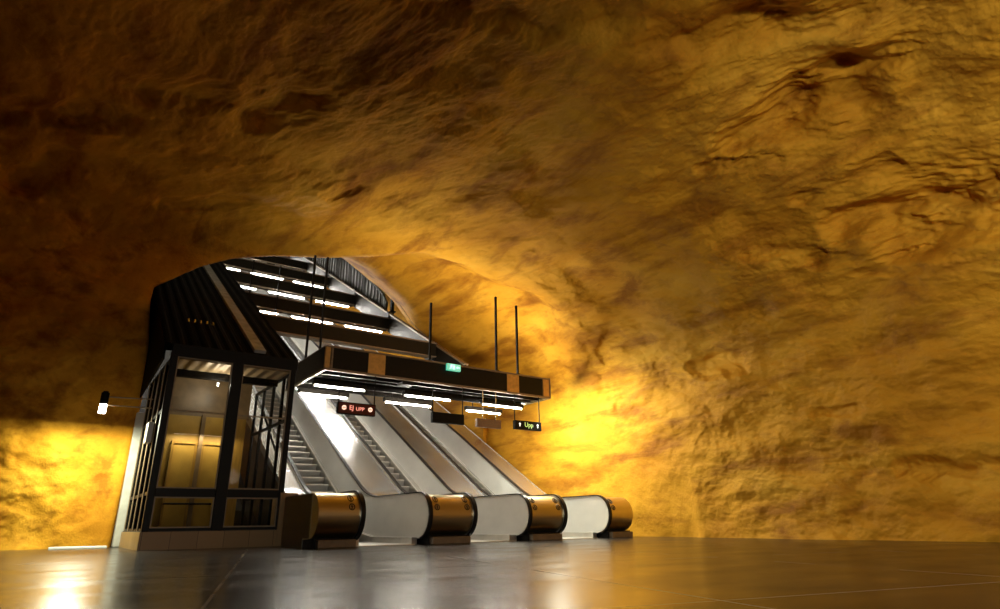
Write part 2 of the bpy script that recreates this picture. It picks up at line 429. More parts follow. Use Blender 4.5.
NG = np.cross(gu, gv); NG /= np.linalg.norm(NG, axis=2)[..., None] + 1e-12
sgn = np.sign((NG * (C0 - PG)).sum(2)); NG *= np.where(sgn == 0, 1, sgn)[..., None]
nx, ny = shp
I = np.arange(nx * ny).reshape(shp)
q = np.stack([I[:, :-1], np.roll(I, -1, 0)[:, :-1], np.roll(I, -1, 0)[:, 1:], I[:, 1:]], -1).reshape(-1, 4)
okf = ok.ravel()[q].all(1); q = q[okf]
cen = P[q].mean(1)
isceil = cen[:, 2] > 4.6 + .35 * np.sin(cen[:, 0] * .7) 
isright = (cen[:, 0] > 9.9) & (cen[:, 1] < 16.5)
isback = (cen[:, 1] > 12)
isleft = cen[:, 0] < -4
cls = np.where(isceil, 0, np.where(isright, 1, np.where(isback, 2, np.where(isleft, 3, 4))))
for k, nm in enumerate(('ceiling', 'wall_right', 'wall_back', 'wall_left', 'wall_front')):
    f = q[cls == k]
    if not len(f): continue
    used, inv = np.unique(f, return_inverse=True); inv = inv.reshape(-1, 4)
    me = bpy.data.meshes.new(nm)
    me.vertices.add(len(used)); me.vertices.foreach_set('co', P[used].astype(np.float32).ravel())
    me.loops.add(inv.size); me.loops.foreach_set('vertex_index', inv.astype(np.int32).ravel())
    me.polygons.add(len(inv)); me.polygons.foreach_set('loop_start', np.arange(0, inv.size, 4, dtype=np.int32))
    me.update(calc_edges=True); me.validate()
    me.polygons.foreach_set('use_smooth', np.ones(len(me.polygons), bool))
    if len(me.vertices) == len(used):
        me.normals_split_custom_set_from_vertices(NG.reshape(-1, 3)[used].tolist())
    me.materials.append(M['rock'])
    o = bpy.data.objects.new(nm, me); C.objects.link(o); tag(o, kind='structure')

# rock lining of the inclined shaft, beyond the mouth
ys = np.concatenate([[18.4], np.linspace(18.4, 62, 90)])
tw = np.array(TUN[1:-1] + [(12.4, -7.6)])
seg = []
for i in range(len(tw) - 1):
    for s_ in np.linspace(0, 1, 7)[:-1]: seg.append(tw[i] + (tw[i + 1] - tw[i]) * s_)
seg.append(tw[-1]); seg = np.array(seg); seg = np.concatenate([[[1.46, -8.3]], seg, [[12.4, -8.4]]])
# the shaft opens out behind the lip: its upper right corner is squarer than the mouth
big = seg.copy(); gr = np.clip((seg[:, 0] - 4.5) / 4, 0, 1) * np.clip((seg[:, 1] + 7.5) / 3, 0, 1)
big[:, 0] += gr * 1.0; big[:, 1] += gr * 1.15; big[:, 0] = np.minimum(big[:, 0], 12.5)
cx = seg.mean(0); out_ = lambda a, k: a + (a - cx) / np.linalg.norm(a - cx, axis=1)[:, None] * k
vv = []; ff = []
for i, y in enumerate(ys):
    for x, w in (out_(seg, -.02) if i == 0 else out_(big, .12)): vv.append((x, y, w + T30 * y))
vv = np.array(vv); fade = np.clip((vv[:, 1] - 18.4) / 2, 0, 1); vv[:, 2] += fbm(vv * .8, 3) * .22 * fade; vv[:, 0] += fbm(vv * .8 + 9, 3) * .22 * fade
n_ = len(seg)
for i in range(len(ys) - 1):
    for j in range(n_ - 1): ff.append((i * n_ + j, i * n_ + j + 1, (i + 1) * n_ + j + 1, (i + 1) * n_ + j))
me = bpy.data.meshes.new('wall_shaft'); me.from_pydata(vv.tolist(), [], ff); me.materials.append(M['pale_rock']); me.materials.append(M['rock'])
for p_ in me.polygons:
    p_.use_smooth = True
    c_ = p_.center
    if c_.x > 10 and c_.z - T30 * c_.y < -4.6: p_.material_index = 1
o = bpy.data.objects.new('wall_shaft', me); C.objects.link(o); tag(o, kind='structure')
b = MB(); b.box(.8, 12.9, 61.5, 62, 20, 40); tag(b.build('wall_shaft_end', 'concrete'), kind='structure')
b = MB(); b.prismx([(14.6, -.35), (62, .35 + 26.4), (62, 25.9), (14.6, -.9)], 4.05, 12.6); b.prismx([(16.6, .75), (62, 26.75), (62, 25.9), (16.6, 0)], 1.3, 4.05); tag(b.build('floor_shaft', 'concrete'), kind='structure')

b = MB(); b.box(-14, 18, -18, 24, -.3, 0); tag(b.build('floor', 'floor'), kind='structure')

# pale jamb and kerb at the left of the opening
b = MB(); b.bbox(1.38, 1.60, 16.32, 16.6, 0, 2.9, .02); tag(b.build('trim_1', 'grey'), kind='structure')
b = MB(); b.bbox(.25, 1.25, 15.9, 16.15, 0, .045, .008); tag(b.build('trim_2', 'white'), kind='structure')

# ------------------------------------------------------------------ escalators
YC, ZC, RN, YB_, YE = 11.56, .55, .45, 14.15, 50.
def rail_z(y): return 1.0 if y <= YB_ else 1.0 + T30 * (y - YB_)
def profile(r, ztop, a0=-110, soft=.6):
    """newel arc from under the front, over the top, level, then up the incline (y, z)"""
    pts = []
    for k in range(25):
        a = math.radians(a0 + (90 - a0) * 0) if 0 else None
    for k in range(25):
        th = math.radians(-90 - 10 + (-180 + 10) * k / 24 + 0)    # bottom -> front -> top
        pts.append((YC + r * math.cos(th), ZC + r * math.sin(th)))
    dz = ztop - (ZC + r)
    pts[-1] = (YC, ZC + r)
    n = 8
    for k in range(n + 1):                                       # soft bend into the incline
        y = YB_ - soft + 2 * soft * k / n
        z = ZC + r + (0 if y <= YB_ - soft else T30 * (y - YB_ + soft) ** 2 / (4 * soft))
        pts.append((y, z))
    for y in (18, 24, 32, 40, YE): pts.append((y, ZC + r + T30 * (y - YB_)))
    return pts
H = [4.83, 6.24, 7.29, 8.72, 9.74, 11.15]

def handrail(x, parent):
    b = MB(); pth = profile(RN - .02, 1.0)
    b.strip(pth, x - .042, x + .042, .042)
    o = b.build('handrail', 'rubber', parent, True); return o
def balustrade(x, side, parent):
    """solid steel balustrade under the handrail; side +1 faces the steps on +x"""
    r = RN - .035
    top = profile(r, 1.0)[2:]
    low = [(YE, top[-1][1] - 1.15), (14.9, .45 - .45 + .0), (14.6, .10), (YC + .1, .10)]
    b = MB(); b.prismx(top + low, x - .034, x + .034)
    o = b.build('balustrade', 'steel_panel', parent, True)
    t = MB(); t.strip(profile(r + .002, 1.0), x - .052, x + .052, .012); t.build('handrail_track', 'steel_trim', o, True)
    return o
def skirt(x, side, parent, wd=.15):
    xa, xb = sorted((x + side * .034, x + side * wd))
    b = MB()
    top = [(YC + .05, .13), (13.6, .13), (14.3, .22)] + [(y, rail_z(y) - .81) for y in (14.9, 20, 30, YE)]
    b.prismx(top + [(YE, rail_z(YE) - 1.3), (15, -.05), (14.2, 0), (YC + .05, 0)], xa, xb)
    o = b.build('skirt_panel', 'skirt', parent)
    t = MB()
    for y0, y1 in ((14.6, YE),):
        xt = x + side * (wd - .015); t.bar((xt, y0, rail_z(y0) - .80), (xt, y1, rail_z(y1) - .80), .04, .03)
    t.build('skirt_trim', 'steel_trim', o)
    return o
step_mesh = None
def build_steps(xl, xr, parent):
    w = xr - xl; first = None; cols = 0
    b = MB()
    prof = [(0, .0), (.42, .0), (.42, -.03), (.02, -.03)] 
    riser = [(0, 0), (.006, -.05), (.022, -.11), (.045, -.17), (.075, -.215), (.11, -.215), (.08, -.16), (.05, -.09), (.035, -.03)]
    b.prismx(riser, 0, w)
    b.box(0, w, .0, .43, -.028, 0)
    ng = 18
    for g in range(ng): b.box(w * (g + .2) / ng, w * (g + .7) / ng, .004, .42, 0, .008)
    base = b.build('step', 'step', parent)
    t = MB(); t.box(0, w, -.004, .012, -.012, .006); nose = t.build('nosing', 'steel_trim', base)
    for k in range(80):
        y = YB_ + (.2 * k - .10) / T30; z = .2 * k
        if k == 0: y = YB_ - .35; z = .012
        if z > 14: break
        if k == 0: o = base
        else:
            o = base.copy(); C.objects.link(o); o.parent = parent
            if k < 30:
                n2 = nose.copy(); C.objects.link(n2); n2.parent = o
        o.location = Vector((xl, y, z)) - abs_loc(parent)
    nose.location = (0, 0, 0)

esc_labels = ['left escalator of the three, with dark stepped treads showing beside the glazed lift house',
              'middle escalator of the three, only a thin toothed strip of its steps showing',
              'right escalator of the three, steps hidden, nearest the bright yellow rock wall']
for e in range(3):
    xl, xr = H[2 * e], H[2 * e + 1]
    root = thing('escalator', esc_labels[e], 'escalator', ((xl + xr) / 2, 11.5, 0), 'steel escalators climbing the inclined shaft')
    for x, sd in ((xl, 1), (xr, -1)):
        balustrade(x, sd, root); handrail(x, root); skirt(x, sd, root, .23 if (e == 1 and sd < 0) else .15)
    build_steps(xl + .16, xr - (.16, .24, .16)[e], root)
    b = MB(); b.box(xl + .155, xr - .155, YC - .1, YB_ - .2, 0, .012); b.build('landing_plate', 'steel_trim', root)
    b = MB()
    for g in range(24):
        x0 = xl + .165 + (xr - xl - .35) * g / 24
        b.box(x0, x0 + .02, YB_ - .42, YB_ - .2, .012, .02)
    b.box(xl + .16, xr - .16, YB_ - .50, YB_ - .40, .010, .022)
    b.build('comb_plate', 'step', root)

DK = [(4.0, H[0]), (H[1], H[2]), (H[3], H[4]), (H[5], 11.97)]
dk_labels = ['bronze-toned rounded steel drum deck at the left end, beside the tiled lift plinth',
             'bronze-toned rounded steel drum deck between the left and middle escalators',
             'bronze-toned rounded steel drum deck between the middle and right escalators',
             'bronze-toned rounded steel drum deck at the right end against the yellow rock']
def pictogram(parent, x, z):
    # two small black marks on the curved drum: a ring with a standing figure
    r = RN - .052
    def on(dx, dz):
        zz = z + dz; yy = YC - math.sqrt(max(0, r * r - (zz - ZC) ** 2)); nrm = Vector((0, yy - YC, zz - ZC)).normalized()
        return Vector((x + dx, yy, zz)) + nrm * .003
    b = MB(); rr = .052
    pts = [on(rr * math.cos(a), rr * math.sin(a)) for a in [2 * math.pi * k / 20 for k in range(21)]]
    b.tube(pts, .009, 5, False)
    b.tube([on(0, .032), on(0, .02)], .011, 6); b.tube([on(0, .015), on(0, -.012)], .009, 6)
    b.tube([on(0, -.010), on(-.018, -.04)], .006, 5); b.tube([on(0, -.010), on(.018, -.04)], .006, 5)
    b.tube([on(-.024, .0), on(0, .014), on(.024, 0)], .005, 5)
    b.build('safety_mark', 'ring', parent)
for k, (x0, x1) in enumerate(DK):
    xa = x0 + (.045 if k else 0); xb = x1 - (.045 if k < 3 else 0)
    root = thing('escalator_deck', dk_labels[k], 'escalator casing', ((xa + xb) / 2, 11.5, 0), 'rounded casings between the handrails')
    r = RN - .052
    pf = profile(r, 1.0)
    arc = [p for p in pf[:25]]
    b = MB(); b.prismx(arc + [(YC + .35, ZC + r), (YC + .35, .13)], xa, xb); dr = b.build('drum', 'drum', root, True)
    mk = [.13, xb - xa - .13] if k in (1, 2) else ([xb - xa - .16] if k == 0 else [.13])
    for mx_ in mk:
        for mz in (.84, .69): pictogram(dr, xa + mx_, mz)
    ytop = pf[25:]
    b = MB(); xi = xa if k else 4.30
    if k == 0: b.prismx([(YC + .35, ZC + r - .004), (13.12, ZC + r - .004), (13.12, .02), (YC + .35, .02)], xa + .002, xb - .002)
    b.prismx([(YC + .35 if k else 13.12, ZC + r - .004)] + [(y, z - .004) for y, z in ytop] + [(YE, ytop[-1][1] - 1.1), (15.6, .02), (YC + .35 if k else 13.12, .02)], xi + .002, xb - .002)
    b.build('deck', 'steel', root, True)
    b = MB(); b.strip([(p[0], p[1] + .002) for p in ytop[6:]], xi, xi + .03, .012); b.strip([(p[0], p[1] + .002) for p in ytop[6:]], xb - .03, xb, .012)
    b.build('edge_trim', 'steel_trim', root, True)
    if k == 0:
        b = MB(); b.prismx([(14.0, .985), (30, rail_z(30) - .02), (30, rail_z(30) - .92), (14.2, .55), (13.75, .55), (13.75, .985)], 4.285, 4.30); b.build('outer_panel', 'white', root)
    b = MB(); b.bbox(xa + .04, xb - .04, 11.18, 11.9, 0, .135, .01); b.build('base_plate', 'basebrown', root)
    b = MB(); b.box(xa + .01, xb - .01, 11.30, 12.0, .0, .16); b.build('recess', 'blackmatt', root)
    if k == 0:
        b = MB(); b.box(xa - .012, xa, YC - .02, 13.1, .16, ZC + r - .02); b.box(xa - .012, xa, 11.9, 13.1, 0, .16); b.build('side_panel', 'darkbronze', root)

# ------------------------------------------------------------------ lift house
LX0, LX1, LY0, LY1, LT = 1.52, 4.00, 13.2, 16.3, 3.58
root = thing('lift_house', 'glazed black steel lift house on a tiled plinth left of the escalators', 'lift shelter', (2.8, 13.2, 0))
b = MB(); b.box(LX0 - .02, 4.0, LY0 - .02, LY1, 0, .31); b.build('plinth', 'plinth', root)
b = MB(); b.bbox(3.90, 4.26, LY0 - .03, LY0 + .5, 0, 1.02, .008); b.build('tiled_pier', 'plinth', root)
ft = .10
for x, w in ((LX0 + .04, .12), (2.76, .21), (LX1 - .10, .10)):
    b = MB(); b.bbox(x - w / 2 + .02, x + w / 2 + .02, LY0, LY0 + .14, .31, LT, .006); b.build('post', 'black', root)
b = MB(); b.bbox(LX0, LX1, LY0 + .005, LY0 + .16, LT - .01, LT + .24, .008); b.build('head_beam', 'black', root)
for xa, xb in ((LX0 + .12, 2.67), (2.88, LX1 - .13)):
    b = MB(); b.bbox(xa, xb, LY0 + .01, LY0 + .12, .92, 1.07, .006); b.build('rail', 'black', root)
    b = MB(); b.box(xa, xb, LY0 + .02, LY0 + .10, .31, .37); b.build('sill', 'black', root)
    for z0, z1 in ((.37, .92), (1.07, LT - .01)):
        fr = MB(); g = .025
        fr.box(xa, xb, LY0 + .03, LY0 + .06, z0, z0 + g); fr.box(xa, xb, LY0 + .03, LY0 + .06, z1 - g, z1)
        fr.box(xa, xa + g, LY0 + .03, LY0 + .06, z0 + g, z1 - g); fr.box(xb - g, xb, LY0 + .03, LY0 + .06, z0 + g, z1 - g)
        if z1 > 3: fr.box(xa + g, xb - g, LY0 + .032, LY0 + .058, 2.50, 2.53)
        f = fr.build('glazing_bead', 'tan', root)
        p = MB(); p.box(xa + g, xb - g, LY0 + .04, LY0 + .05, z0 + g, z1 - g); p.build('pane', 'glass', f)
# sides: posts, rails, glass
for side, x in (('l', LX0 + .05), ('r', LX1 - .05)):
    yy = [LY0 + .75, LY0 + 1.5, LY0 + 2.3, LY1 - .08]
    for y in yy:
        b = MB(); b.box(x - .03, x + .03, y - .035, y + .035, .31, LT); b.build('side_post', 'black' if side == 'r' else 'brownblack', root)
        if side == 'l':
            b = MB(); b.box(x - .045, x - .03, y - .05, y + .02, .31, LT); b.build('side_trim', 'tan', root)
    for z in (.31, .96, 2.50, LT - .06):
        b = MB(); b.box(x - .025, x + .025, LY0 + .14, LY1, z, z + .06); b.build('side_rail', 'black', root)
    b = MB(); b.box(x - .004, x + .004, LY0 + .15, LY1, .37, LT - .06); b.build('side_pane', 'glass', root)
b = MB(); b.bar((LX1 - .05, 14.0, 1.9), (LX1 - .05, 15.7, 3.2), .03, .05); b.build('brace', 'blackmatt', root)
# ceiling, inside walls
b = MB(); b.box(LX0 + .1, LX1 - .1, LY0 + .16, LY0 + 1.05, LT - .03, LT + .02); b.build('ribbed_ceiling', 'ceilrib', root)
b = MB(); b.box(LX0 + .1, LX1 - .1, LY0 + 1.05, LY0 + 1.17, LT - .18, LT + .02); b.build('ceiling_beam', 'blackmatt', root)
b = MB(); b.box(LX0 + .1, 3.55, 15.1, 15.16, 2.72, 3.56); b.build('upper_panel', 'brownpanel', root)
b = MB(); b.box(LX0 + .1, 3.30, 15.1, 15.18, .31, 2.72); b.build('inner_wall', 'ochre', root)
b = MB(); b.box(3.30, 3.50, 15.05, 15.25, .31, 2.72); b.build('inner_pier', 'wood', root)
for xa in (2.02, 2.62):
    fr = MB(); fr.box(xa, xa + .52, 15.02, 15.10, 2.10, 2.16); fr.box(xa, xa + .05, 15.02, 15.10, .31, 2.10); fr.box(xa + .47, xa + .52, 15.02, 15.10, .31, 2.10)
    d = fr.build('door', 'wood', root)
    lf = MB(); lf.box(xa + .05, xa + .47, 15.05, 15.09, .31, 2.10); lf.build('door_leaf', 'ochre', d)
b = MB(); b.box(2.54, 2.62, 14.96, 15.06, .31, 2.75); b.build('door_post', 'brownpanel', root)
b = MB(); b.tube([(2.05, 14.9, .85), (2.95, 14.9, .85)], .02, 8); b.tube([(2.05, 14.9, .85), (2.05, 15.05, .85)], .015, 6); b.tube([(2.95, 14.9, .85), (2.95, 15.05, .85)], .015, 6); b.build('grab_bar', 'blackmatt', root, True)
b = MB(); b.tube([(2.62, 14.2, 3.30), (2.62, 14.2, 3.33)], .02, 12); b.build('ceiling_spot', 'tube_far', root, True)
b = MB(); b.box(LX0, LX1, LY0, LY1, .30, .325); b.build('lobby_floor', 'concrete', root)
b = MB(); b.prismx([(13.75, .0), (13.75, 1.0), (14.15, .98), (30, rail_z(30) - .95), (30, rail_z(30) - 2.5), (16, .0)], 4.262, 4.284); b.build('side_masonry', 'brownpanel', root)
# sloping black roof climbing the shaft, with its zinc strip
b = MB()
def rz(y): return 3.80 + T30 * (y - 13.3)
nr = 22; xs = [LX0 - .10 + (4.02 - LX0 + .10) * i / (nr * 2) for i in range(nr * 2 + 1)]
prof = [(x, (.045 if (i % 4) in (0, 1) else 0)) for i, x in enumerate(xs)]
vs = []; fs = []
for y in (13.3, 48):
    for x, h in prof: vs.append((x, y, rz(y) + h))
for y in (13.3, 48):
    for x, h in prof: vs.append((x, y, rz(y) - .12))
n_ = len(prof)
for i in range(n_ - 1):
    fs += [(i, i + 1, n_ + i + 1, n_ + i), (2 * n_ + i, 3 * n_ + i, 3 * n_ + i + 1, 2 * n_ + i + 1), (i, 2 * n_ + i, 2 * n_ + i + 1, i + 1)]
fs += [(0, n_, 3 * n_, 2 * n_), (n_ - 1, 3 * n_ - 1, 4 * n_ - 1, 2 * n_ - 1)]
for m_, sp_ in (('black', .2), ('blackmatt', .15), ('brownblack', .2), ('roofblack', .02), ('rubber', .25)): M[m_].node_tree.nodes['Principled BSDF'].inputs['Specular IOR Level'].default_value = sp_
b.add(vs, fs); rf = b.build('sloping_roof', 'roofblack', root)
b = MB(); b.bar((3.21, 13.35, rz(13.35) + .09), (3.21, 46, rz(46) + .09), .24, .07); b.build('roof_strip', 'stripmetal', rf)
b = MB()
for i in range(5): b.tube([(1.95 + i * .13, 15.0, rz(15) + .05), (1.95 + i * .13, 15.0, rz(15) + .12)], .022, 8)
b.build('roof_bolts', 'steel', rf)
b = MB(); b.prismx([(LY0 + .1, 3.50), (LY0 + .1, rz(LY0 + .1)), (24, rz(24)), (24, rz(24) - 1.6), (17.2, 3.2)], 1.38, 1.42); b.build('roof_side', 'roofblack', rf)

t = thing('call_panel', 'small white box on the left side of the lift house', 'control box', (1.5, 14.0, 2.0))
b = MB(); b.bbox(1.40, 1.50, 13.85, 14.15, 1.95, 2.35, .015); b.build('casing', 'white', t)
b = MB(); b.tube([(1.395, 14.0, 2.2), (1.41, 14.0, 2.2)], .03, 12); b.build('button', 'black', t)

# bracket lamp
t = thing('bracket_lamp', 'glowing lamp on a twin-arm bracket projecting left from the lift house', 'lamp', (1.52, 15.0, 2.9))
b = MB()
b.tube([(1.52, 15.0, 2.99), (.70, 15.0, 2.96)], .014, 8); b.tube([(1.52, 15.0, 2.80), (.70, 15.0, 2.79)], .014, 8); b.build('bracket', 'tan', t, True)
b = MB(); b.tube([(.64, 15.0, 2.80), (.64, 15.0, 3.04)], .075, 16); b.tube([(.64, 15.0, 3.03), (.64, 15.0, 3.07)], .05, 16); b.build('lamp_cap', 'blackmatt', t, True)
b = MB(); b.tube([(.64, 15.0, 2.62), (.64, 15.0, 2.80)], .065, 16); b.build('lamp_glass', 'lampglow', t, True)

# ------------------------------------------------------------------ canopy
CX0, CX1, CY0, CY1, CZ0, CZ1 = 4.45, 10.84, 12.80, 15.5, 3.57, 4.13
t = thing('escalator_canopy', 'long dark suspended canopy frame with brass panels above the escalator feet', 'canopy', (7.6, 12.8, 3.57))
for xa, xb in ((4.62, 5.46), (5.88, 9.37), (9.76, 10.58)):
    b = MB(); b.box(xa, xb, CY0, CY0 + .05, CZ0 + .05, CZ1 - .04); b.build('dark_panel', 'brownblack', t)
for xa, xb in ((4.45, 4.56), (5.46, 5.88), (9.37, 9.76), (10.60, 10.80)):
    b = MB(); b.box(xa, xb, CY0 - .012, CY0 + .05, CZ0 + .03, CZ1 - .02); b.build('brass_panel', 'brass', t)
b = MB(); b.box(CX0, CX1, CY0 - .025, CY0 + .06, CZ1 - .04, CZ1); b.box(CX0, CX1, CY0 - .025, CY0 + .06, CZ0, CZ0 + .05)
b.box(CX1 - .03, CX1, CY0 - .03, CY0 + .06, CZ0 + .03, CZ1 + .01); b.box(4.58, 4.62, CY0 - .03, CY0 + .06, CZ0 + .03, CZ1 - .02)
b.build('edge_trim', 'tan', t)
for x in (CX0, CX1 - .05):
    b = MB(); b.box(x, x + .05, CY0 + .06, (CY1 if x < 6 else 14.3), CZ0 + .05, CZ1 - .02); sp = b.build('side_fascia', 'black', t)
    e_ = MB(); e_.box(x - .01, x + .06, CY0 + .06, (CY1 if x < 6 else 14.3), CZ0, CZ0 + .05); e_.box(x - .01, x + .06, CY0 + .06, (CY1 if x < 6 else 14.3), CZ1 - .02, CZ1); e_.build('side_trim', 'darkbronze', sp)
b = MB(); b.box(CX0 + .05, CX1 - .05, CY0 + .06, 14.3, CZ0 + .16, CZ0 + .20); b.build('soffit', 'blackmatt', t)
for y, z in ((13.25, CZ0 + .02), (13.62, CZ0 + .04), (14.25, CZ0 + .0), (14.96, CZ0 + .16), (15.4, CZ0 + .12)):
    b = MB(); b.box(CX0 + .05, CX1 - .05 if y < 15.2 else 8.6, y, y + .09, z, z + .15); b.build('cross_rail', 'blackmatt', t)
b = MB(); b.box(6.45, 6.75, 13.0, 13.3, CZ0 - .05, CZ0 + .02); b.build('junction_box', 'brownblack', t)
for x, y, z in ((7.09, 12.88, 5.66), (9.08, 12.86, 6.22), (9.78, 12.86, 6.10), (4.56, 14.5, 6.95), (4.89, 14.5, 6.98)):
    b = MB(); b.box(x - .025, x + .025, y - .025, y + .025, CZ1 - .2 if y < 14 else 4.0, z); b.box(x - .05, x + .05, y - .05, y + .05, CZ1 - .02, CZ1 + .03); b.build('hanger', 'blackmatt', t)
# batten lights
LB = [(4.64, 5.86, 13.9), (4.66, 5.86, 15.0), (6.97, 8.28, 13.9), (6.93, 8.28, 14.95), (9.33, 10.66, 13.9), (9.48, 10.66, 14.95)]
pos = ['front fluorescent batten above the left escalator', 'rear fluorescent batten above the left escalator', 'front fluorescent batten above the middle escalator',
       'rear fluorescent batten above the middle escalator', 'front fluorescent batten above the right escalator', 'rear fluorescent batten above the right escalator']
for (xa, xb, y), lb in zip(LB, pos):
    l = thing('batten_light', lb + ', under the canopy', 'light', ((xa + xb) / 2, y, 3.45), 'fluorescent battens under the canopy')
    b = MB(); b.bbox(xa - .05, xb + .05, y - .07, y + .07, 3.475, 3.58, .01); b.build('housing', 'brownblack', l)
    b = MB(); b.tube([(xa, y, 3.448), (xb, y, 3.448)], .016, 12); b.build('tube', 'tube', l, True)
    b = MB(); b.box(xa - .03, xa, y - .02, y + .02, 3.42, 3.48); b.box(xb, xb + .03, y - .02, y + .02, 3.42, 3.48); b.build('lamp_holder', 'white', l)
    b = MB(); b.box(xa + .2, xa + .22, y - .01, y + .01, 3.58, 3.728); b.box(xb - .22, xb - .2, y - .01, y + .01, 3.58, 3.728); b.build('hanging_rod', 'blackmatt', l)

# signs
def sign_box(name, label, cat, x0, x1, z0, z1, face, rodm='blackmatt', rz_=3.568, y=12.8, rods=None):
    s = thing(name, label, cat, ((x0 + x1) / 2, y, z0), None)
    b = MB(); b.bbox(x0, x1, y - .05, y + .05, z0, z1, .008); b.build('casing', 'blackmatt' if face != 'signbrown' else 'signbrown', s)
    b = MB(); b.box(x0 + .02, x1 - .02, y - .056, y - .05, z0 + .02, z1 - .02); f = b.build('sign_face', face, s)
    for x in (rods or (x0 + .02, x1 - .02)):
        b = MB(); b.tube([(x, y, z1 - .02), (x, y, rz_)], .014, 8); b.build('hanging_rod', rodm, s, True)
    return s, f
s, f = sign_box('display_sign', 'red lit display sign reading EJ UPP between two no-entry discs', 'sign', 4.80, 5.68, 2.65, 2.91, 'redbase', rods=(4.83, 5.66))
glyphs('EJ', 'redsoft', f, 'lettering', (5.11, 12.742, 2.79), .14); glyphs('UPP', 'redsoft', f, 'lettering', (5.31, 12.742, 2.775), .115)
for x in (4.94, 5.55):
    b = MB(); b.tube([(x, 12.745, 2.785), (x, 12.735, 2.785)], .05, 18); d = b.build('no_entry_disc', 'red', f, False)
    b = MB(); b.box(x - .035, x + .035, 12.730, 12.735, 2.777, 2.793); b.build('no_entry_bar', 'redbase', d)
s, f = sign_box('hanging_sign', 'blank dark hanging sign panel between the red display and the brown sign', 'sign', 7.14, 8.02, 2.64, 2.89, 'blackmatt')
s, f = sign_box('hanging_sign', 'brown hanging sign on two pale rods, left of the green arrow sign', 'sign', 8.40, 9.13, 2.63, 2.84, 'signbrown', 'steel', rods=(8.6, 9.0))
b = MB()
for z in (2.70, 2.735, 2.77): b.box(8.46, 9.07, 12.742, 12.745, z, z + .01)
b.build('face_lines', 'tan', f)
s, f = sign_box('display_sign', 'black display sign reading Upp in green between two white up arrows', 'sign', 9.57, 10.45, 2.66, 2.89, 'blackmatt', rods=(9.60, 10.42))
glyphs('Upp', 'green', f, 'lettering', (10.02, 12.742, 2.785), .17)
for x in (9.72, 10.31):
    b = MB(); b.add([(x - .035, 12.742, 2.79), (x + .035, 12.742, 2.79), (x, 12.742, 2.835), (x - .035, 12.738, 2.79), (x + .035, 12.738, 2.79), (x, 12.738, 2.835)], [(0, 1, 2), (5, 4, 3), (0, 3, 4, 1), (1, 4, 5, 2), (2, 5, 3, 0)])
    b.box(x - .012, x + .012, 12.738, 12.742, 2.73, 2.79); b.build('arrow', 'whiteglow', f)
s = thing('exit_sign', 'small green lit emergency exit sign on the canopy edge', 'sign', (7.68, 12.76, 3.96))
b = MB(); b.bbox(7.49, 7.88, 12.70, 12.773, 3.94, 4.11, .008); b.build('casing', 'exitgreen', s)
b = MB()
fx = 7.60
b.tube([(fx + .02, 12.695, 4.085), (fx + .02, 12.69, 4.085)], .012, 8)                      # running figure and arrow
b.bar((fx + .01, 12.695, 4.065), (fx - .005, 12.695, 4.02), .004, .022); b.bar((fx - .005, 12.695, 4.02), (fx + .03, 12.695, 3.99), .004, .012); b.bar((fx - .005, 12.695, 4.02), (fx - .035, 12.695, 3.975), .004, .012)
b.bar((fx + .01, 12.695, 4.06), (fx + .045, 12.695, 4.045), .004, .01); b.bar((fx + .005, 12.695, 4.06), (fx - .03, 12.695, 4.05), .004, .01)
b.box(7.66, 7.70, 12.692, 12.697, 3.97, 4.08)
b.box(7.76, 7.85, 12.692, 12.697, 4.02, 4.035); b.bar((7.76, 12.695, 4.027), (7.79, 12.695, 4.055), .004, .012); b.bar((7.76, 12.695, 4.027), (7.79, 12.695, 3.999), .004, .012)
b.build('running_figure', 'exitwhite', s)

# ------------------------------------------------------------------ beams and lights up the shaft
GW = -3.97
BY = [17.4, 21.2, 24.9, 28.6, 32.4, 36.2, 40.0]
ordn = ['nearest the canopy', 'second up the shaft', 'third up the shaft', 'fourth up the shaft', 'fifth up the shaft', 'sixth up the shaft', 'seventh up the shaft']
for i, y in enumerate(BY):
    zt = T30 * y + GW - (.25 if i else 0)
    bt = thing('cross_beam', 'dark cross beam over the escalators, ' + ordn[i], 'beam', (6.9, y, zt - .45), 'dark beams spanning the inclined shaft')
    b = MB(); b.box(4.02, 9.74, y - .14, y + .14, zt - .45, zt); b.build('web', 'brownblack', bt)
    b = MB(); b.box(4.02, 9.74, y - .17, y - .14, zt - .03, zt + .01); b.box(4.02, 9.74, y - .17, y + .14, zt - .48, zt - .45); b.build('flange', 'tan', bt)
    if i == 0: continue
    dp = .48
    for x in (4.3, 6.9, 9.4):
        b = MB(); b.box(x - .02, x + .02, y - .02, y + .02, zt - dp - .0, zt - .47); b.build('drop_rod', 'blackmatt', bt)
    b = MB(); b.box(4.05, 9.7, y - .03, y + .03, zt - dp - .03, zt - dp); b.build('light_rail', 'brownblack', bt)
    for j, (xa, xb) in enumerate(((4.15, 5.5), (6.05, 7.5), (8.05, 9.5))):
        l = thing('shaft_light', ('left', 'middle', 'right')[j] + ' tube light under the cross beam ' + ordn[i], 'light', ((xa + xb) / 2, y, zt - .60), 'tube lights in rows up the shaft')
        b = MB(); b.box(xa - .05, xb + .05, y - .05, y + .05, zt - dp - .08, zt - dp - .03); b.build('housing', 'white', l)
        b = MB(); b.tube([(xa, y, zt - dp - .10), (xb, y, zt - dp - .10)], .02, 10); b.build('tube', 'tube_far', l, True)
t = thing('suspension_rods', 'pair of thin dark upright rods hanging among the beams left of centre', 'rods', (4.5, 20.9, 6.8))
for x in (4.45, 5.38):
    b = MB(); b.box(x - .02, x + .02, 20.9, 20.94, 6.8, 9.15); b.build('rod', 'blackmatt', t)
